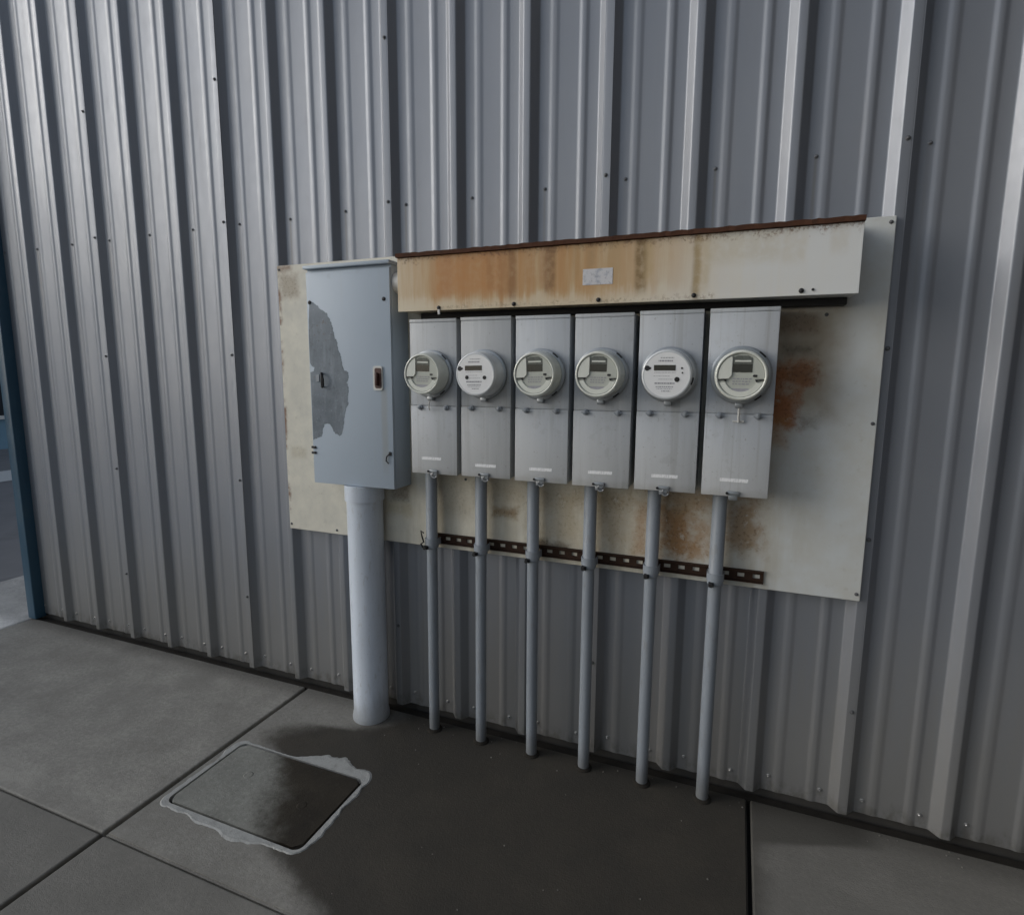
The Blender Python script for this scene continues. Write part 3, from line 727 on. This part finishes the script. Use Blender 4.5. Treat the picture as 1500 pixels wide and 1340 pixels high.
def meter_B(kind):
    e = thing('electric_meter', '', 'electric meter', (0, 0, 0), 'electric meters plugged into the boxes')
    base_ring(e, 0)
    bm = bmesh.new(); lathe(bm, [(.0845, .018), (.0845, .026), (.0815, .030), (.0800, .080), (.0790, .088), (.0765, .0925), (.0725, .0940), (.0705, .0930)], 'y', 64, cap=(True, False))
    obj('cover', bm, 'metB', e, smooth=True)
    obj('dial_plate', nl([(.0707, .086), (.0707, .0932)], axis='y', n=64), 'metBf', e)
    Y0 = .0932
    face_piece('display', e, 'lcd', [(-.040, .0135), (.0275, .0135), (.0275, .0310), (-.040, .0310)], Y0, Y0+.0010)
    kh = [(-.0485, .0185), (-.0485, .0235)]+[(-.061+.0085*math.cos(R(a)), .021+.0085*math.sin(R(a))) for a in range(25, 340, 21)]
    face_piece('keyhole_port', e, 'bolt', kh[::-1], Y0, Y0+.0010)
    dots = ((.033, -.0145, .0080), (.047, .021, .0032), (.049, .0065, .0026)) if kind else ((.037, -.0125, .0070), (-.033, -.0115, .0070))
    for x, z, r in dots: obj('button', nl([(r, 0), (r, .0014), (r*.7, .0020)], axis='y', n=16, org=(x, -Y0, z)), 'black', e)
    bm = bmesh.new(); rg = random.Random(4+kind)
    for z, x0, x1, h in ((.054, -.020, .022, .0026), (.044, -.026, .018, .0045), (.0075, -.038, .028, .0016), (-.004, -.040, .010, .0014), (-.014, -.024, .020, .0014), (-.027, -.036, .026, .0050), (-.038, -.032, .022, .0030), (-.044, -.030, .020, .0020), (-.052, -.014, .014, .0028)):
        x = x0
        while x < x1:
            w = rg.uniform(.002, .008); box(bm, x, min(x+w, x1), -Y0-.0005, -Y0+.0005, z-h/2, z+h/2); x += w+.0016
    obj('printed_lines', bm, 'print_', e)['kind'] = 'stuff'
    if kind:
        bm = bmesh.new(); tube(bm, [(.0815*math.cos(R(k)), -.078, .0815*math.sin(R(k))) for k in range(-22, -5, 4)], .003, 6); obj('seal_clip', bm, 'bolt', e)
    return e
mA = meter_A(); mB = meter_B(0); mB2 = meter_B(1)
seq = [mA, mB, copy_tree(mA), copy_tree(mA), mB2, copy_tree(mA)]
MLB = ['grey green electric meter on the box beside the tall cabinet', 'white faced electric meter with two dark dots on the second box', 'grey green electric meter on the third box from the tall cabinet',
       'grey green electric meter on the fourth box, next to white meter with one large dot', 'white faced electric meter with one large dark dot on the fifth box', 'grey green electric meter on the end box beside the orange rust patches']
for i, e in enumerate(seq):
    e.location = (BC+BP*i+(.002 if i in (4,) else 0), MY, MZ+random.uniform(-.001, .001)); e['label'] = MLB[i]
    e.rotation_euler.y = R([1.5, -1, -1.5, 1, 0, .5][i])
# dangling wire seals under some meters
for i, col in ((0, 'white'), (5, 'white')):
    bm = bmesh.new(); x = BC+BP*i
    if i == 0: tube(bm, [(x-.002, MY-.018, MZ-.098), (x-.010, MY-.020, MZ-.112), (x-.013, MY-.016, MZ-.130), (x-.012, MY-.010, MZ-.142)], .0028, 8)
    else: tube(bm, [(x, MY-.016, MZ-.100), (x, MY-.016, MZ-.150)], .0034, 8); box(bm, x-.018, x+.018, MY-.012, MY-.006, MZ-.149, MZ-.144, bev=.001)
    tag(obj('wire_seal', bm, col, smooth=False), ['curved pale wire seal below the meter beside the tall cabinet', '', '', '', '', 'straight pale wire seal below the meter on the end box'][i], 'seal', 'wire seals')

# ================================================================== STRUT CHANNEL
SX0, SX1, SZ0, SZ1 = -.065, 1.230, .853, .890
SY0 = -.0565
ch = thing('strut_channel', 'dark rusted slotted steel channel along the bottom edge of the board', 'channel', (SX0, YB, SZ0))
bm = bmesh.new()
pit = .0508; n = int((SX1-SX0)/pit); x = SX1-n*pit
cuts = []
zc = (SZ0+SZ1)/2; hh = .0070; hw = .0115
def plate(x0, x1, z0, z1): box(bm, x0, x1, SY0-.0025, SY0, z0, z1)
plate(SX0, SX1, SZ0, zc-hh); plate(SX0, SX1, zc+hh, SZ1)
xx = SX0
k = 0
while True:
    hx0 = SX1-.012-hw*2-k*pit
    if hx0 < SX0+.02: break
    cuts.append(hx0); k += 1
prev = SX1
for hx0 in cuts: plate(hx0+2*hw, prev, zc-hh, zc+hh); prev = hx0
plate(SX0, prev, zc-hh, zc+hh)
bmesh.ops.remove_doubles(bm, verts=bm.verts[:], dist=1e-5)
o = obj('slotted_web', bm, 'strut', ch, loc=(-SX0, -YB, -SZ0))
for z0, z1 in ((SZ0-.0025, SZ0), (SZ1, SZ1+.0025)):
    o = obj('flange', nbox(SX0, SX1, SY0-.018, SY0+.0004, z0, z1), 'strut', ch, loc=(-SX0, -YB, -SZ0))

# ================================================================== CONDUITS
CX = [-.068, .160, .391, .614, .846, 1.070]
CY = -.100
def conduit_proto():
    e = thing('conduit', '', 'conduit', (0, 0, 0), 'grey conduits running from the boxes into the ground')
    rl, ru = .0225, .0242
    obj('lower_pipe', nl([(rl, -.01), (rl, .845)], n=28), 'conduit', e, angle=40)
    bm = nl([(rl, .838), (ru+.003, .842), (ru+.003, .868), (ru, .872), (ru, 1.20)], n=28); obj('upper_sleeve', bm, 'conduit', e, angle=40)
    # strap round the pipe with its bolt
    bm = bmesh.new(); r0, r1 = ru+.0022, ru+.0052
    pr = [(r1*math.cos(R(a)), r1*math.sin(R(a))) for a in range(180, 361, 12)]
    lo = []
    for z in (.853, .881):
        lo.append([[bm.verts.new((x_, y_, z)) for x_, y_ in [(-r1, SY0-.018-CY)]+pr+[(r1, SY0-.018-CY)]], [bm.verts.new((x_*r0/r1, y_*r0/r1 if abs(y_) > 1e-4 else y_, z)) for x_, y_ in [(-r1, SY0-.018-CY)]+pr+[(r1, SY0-.018-CY)]]])
    m = len(lo[0][0])
    for i in range(m-1):
        bm.faces.new((lo[0][0][i], lo[0][0][i+1], lo[1][0][i+1], lo[1][0][i])); bm.faces.new((lo[0][1][i+1], lo[0][1][i], lo[1][1][i], lo[1][1][i+1]))
        for q in (0, 1): bm.faces.new((lo[q][0][i], lo[q][1][i], lo[q][1][i+1], lo[q][0][i+1]))
    bmesh.ops.recalc_face_normals(bm, faces=bm.faces[:])
    s = obj('strap', bm, 'conduit', e, angle=40)
    bm = bmesh.new(); lathe(bm, [(.0075, 0), (.0075, .020)], 'y', 6, org=(-.012, -ru-.003, .846)); box(bm, -.021, -.003, -ru-.014, -ru+.004, .838, .852, bev=.001); obj('bolt', bm, 'black', s)
    bm = bmesh.new(); lathe(bm, [(rl+.014, -.004), (rl+.010, .004), (rl+.002, .009)], 'z', 24); obj('collar', bm, 'dirt', e, smooth=True)
    return e
c0 = conduit_proto(); cds = [c0]+[copy_tree(c0) for _ in range(5)]
CLB = ['grey conduit beside the thick pale pipe, below the first meter box', 'slim grey conduit dropping from the second meter box', 'slim grey conduit dropping from the third meter box', 'slim grey conduit dropping from the fourth meter box',
       'slim grey conduit dropping from the fifth meter box', 'grey conduit below the end meter box, nearest the slotted channel end']
for i, e in enumerate(cds):
    e.location = (CX[i], CY, 0); e.rotation_euler = (0, R(random.uniform(-.25, .25)), 0); e['label'] = CLB[i]
# curl of dark wire by the first strap
bm = bmesh.new(); tube(bm, [(-.092, -.125, .905), (-.104, -.128, .915), (-.099, -.128, .890), (-.090, -.13, .868), (-.104, -.13, .858), (-.094, -.132, .845)], .0035, 8)
tag(obj('wire_scrap', bm, 'black', smooth=True), 'curled scrap of black wire on the conduit beside the thick pipe', 'wire')

# thick riser pipe under the cabinet
bp = thing('riser_pipe', 'thick pale grey riser pipe from the cabinet down to the pavement', 'pipe', (-.392, -.116, 0))
r = .078
obj('pipe', nl([(r+.004, -.012), (r+.006, .010), (r+.003, .030), (r, .036), (r, 1.03)], n=48), 'pvc', bp, angle=40)
obj('coupling', nl([(r, 1.022), (r+.007, 1.024), (r+.007, 1.093)], n=48), 'pvc', bp, angle=40)

# ================================================================== BACKGROUND BEYOND THE CORNER
fb = thing('blue_warehouse', 'distant blue clad warehouse across the asphalt', 'building', (-13.4, 9, -.06))
fb.rotation_euler.z = R(90)
obj('wall', nbox(-16, 16, 0, 10, 0, 5.2), 'bluewall', fb)
obj('roof', nbox(-16.3, 16.3, -.3, 10.3, 5.2, 5.5), 'roofm', fb)
for k in range(12):
    wd = obj('window', nbox(-15.27+2.6*k, -14.0+2.6*k, -.04, -.003, .72, 1.9), 'glass', fb)
    obj('frame', nbox(-15.33+2.6*k, -13.94+2.6*k, -.07, -.002, .64, .718), 'white', wd)

# ================================================================== UNSEEN WING, ADDED TO DARKEN THE RIGHT OF THE WALL
wg = thing('shading_wing', 'unseen brown masonry wing added to darken the far end of the meter wall', 'building', (3.15, 0, 0))
obj('wall', nbox(0, 4.6, -9.0, -.15, -.02, 6.2), 'wing', wg)
obj('roof', nbox(-.5, 4.4, -9.3, -.15, 6.2, 6.45), 'roofm', wg)
# open awning added out of view, keeping sky light off the far wall end
obj('shade_awning', nbox(-1.15, -.004, -7.0, -.20, 3.42, 3.50, bev=.01), 'roofm', wg)

# loose grit on the damp concrete and along the wall foot
bm = bmesh.new(); rr = random.Random(21)
for k in range(110):
    if k < 34: x, y = rr.uniform(-.6, 1.9), rr.uniform(-1.3, -.06)
    else: x, y = rr.uniform(-2.8, 2.2), -.05-abs(rr.gauss(0, .035))
    if HX0-.05 < x < HX1+.05 and HY0-.05 < y < HY1+.05: continue
    r_ = rr.uniform(.0012, .0034)*(1.4 if k < 6 else 1)
    mt = Matrix.Translation((x, y, r_*.55)) @ Matrix.Rotation(rr.uniform(0, 6), 4, 'Z') @ Matrix.Diagonal((r_*rr.uniform(.8, 1.6), r_, r_*.7, 1))
    bmesh.ops.create_icosphere(bm, subdivisions=1, radius=1.0, matrix=mt)
gr = obj('grit', bm, 'gritm'); gr['kind'] = 'stuff'; gr['label'] = 'scattered pale grit on the dark damp concrete'; gr['category'] = 'grit'
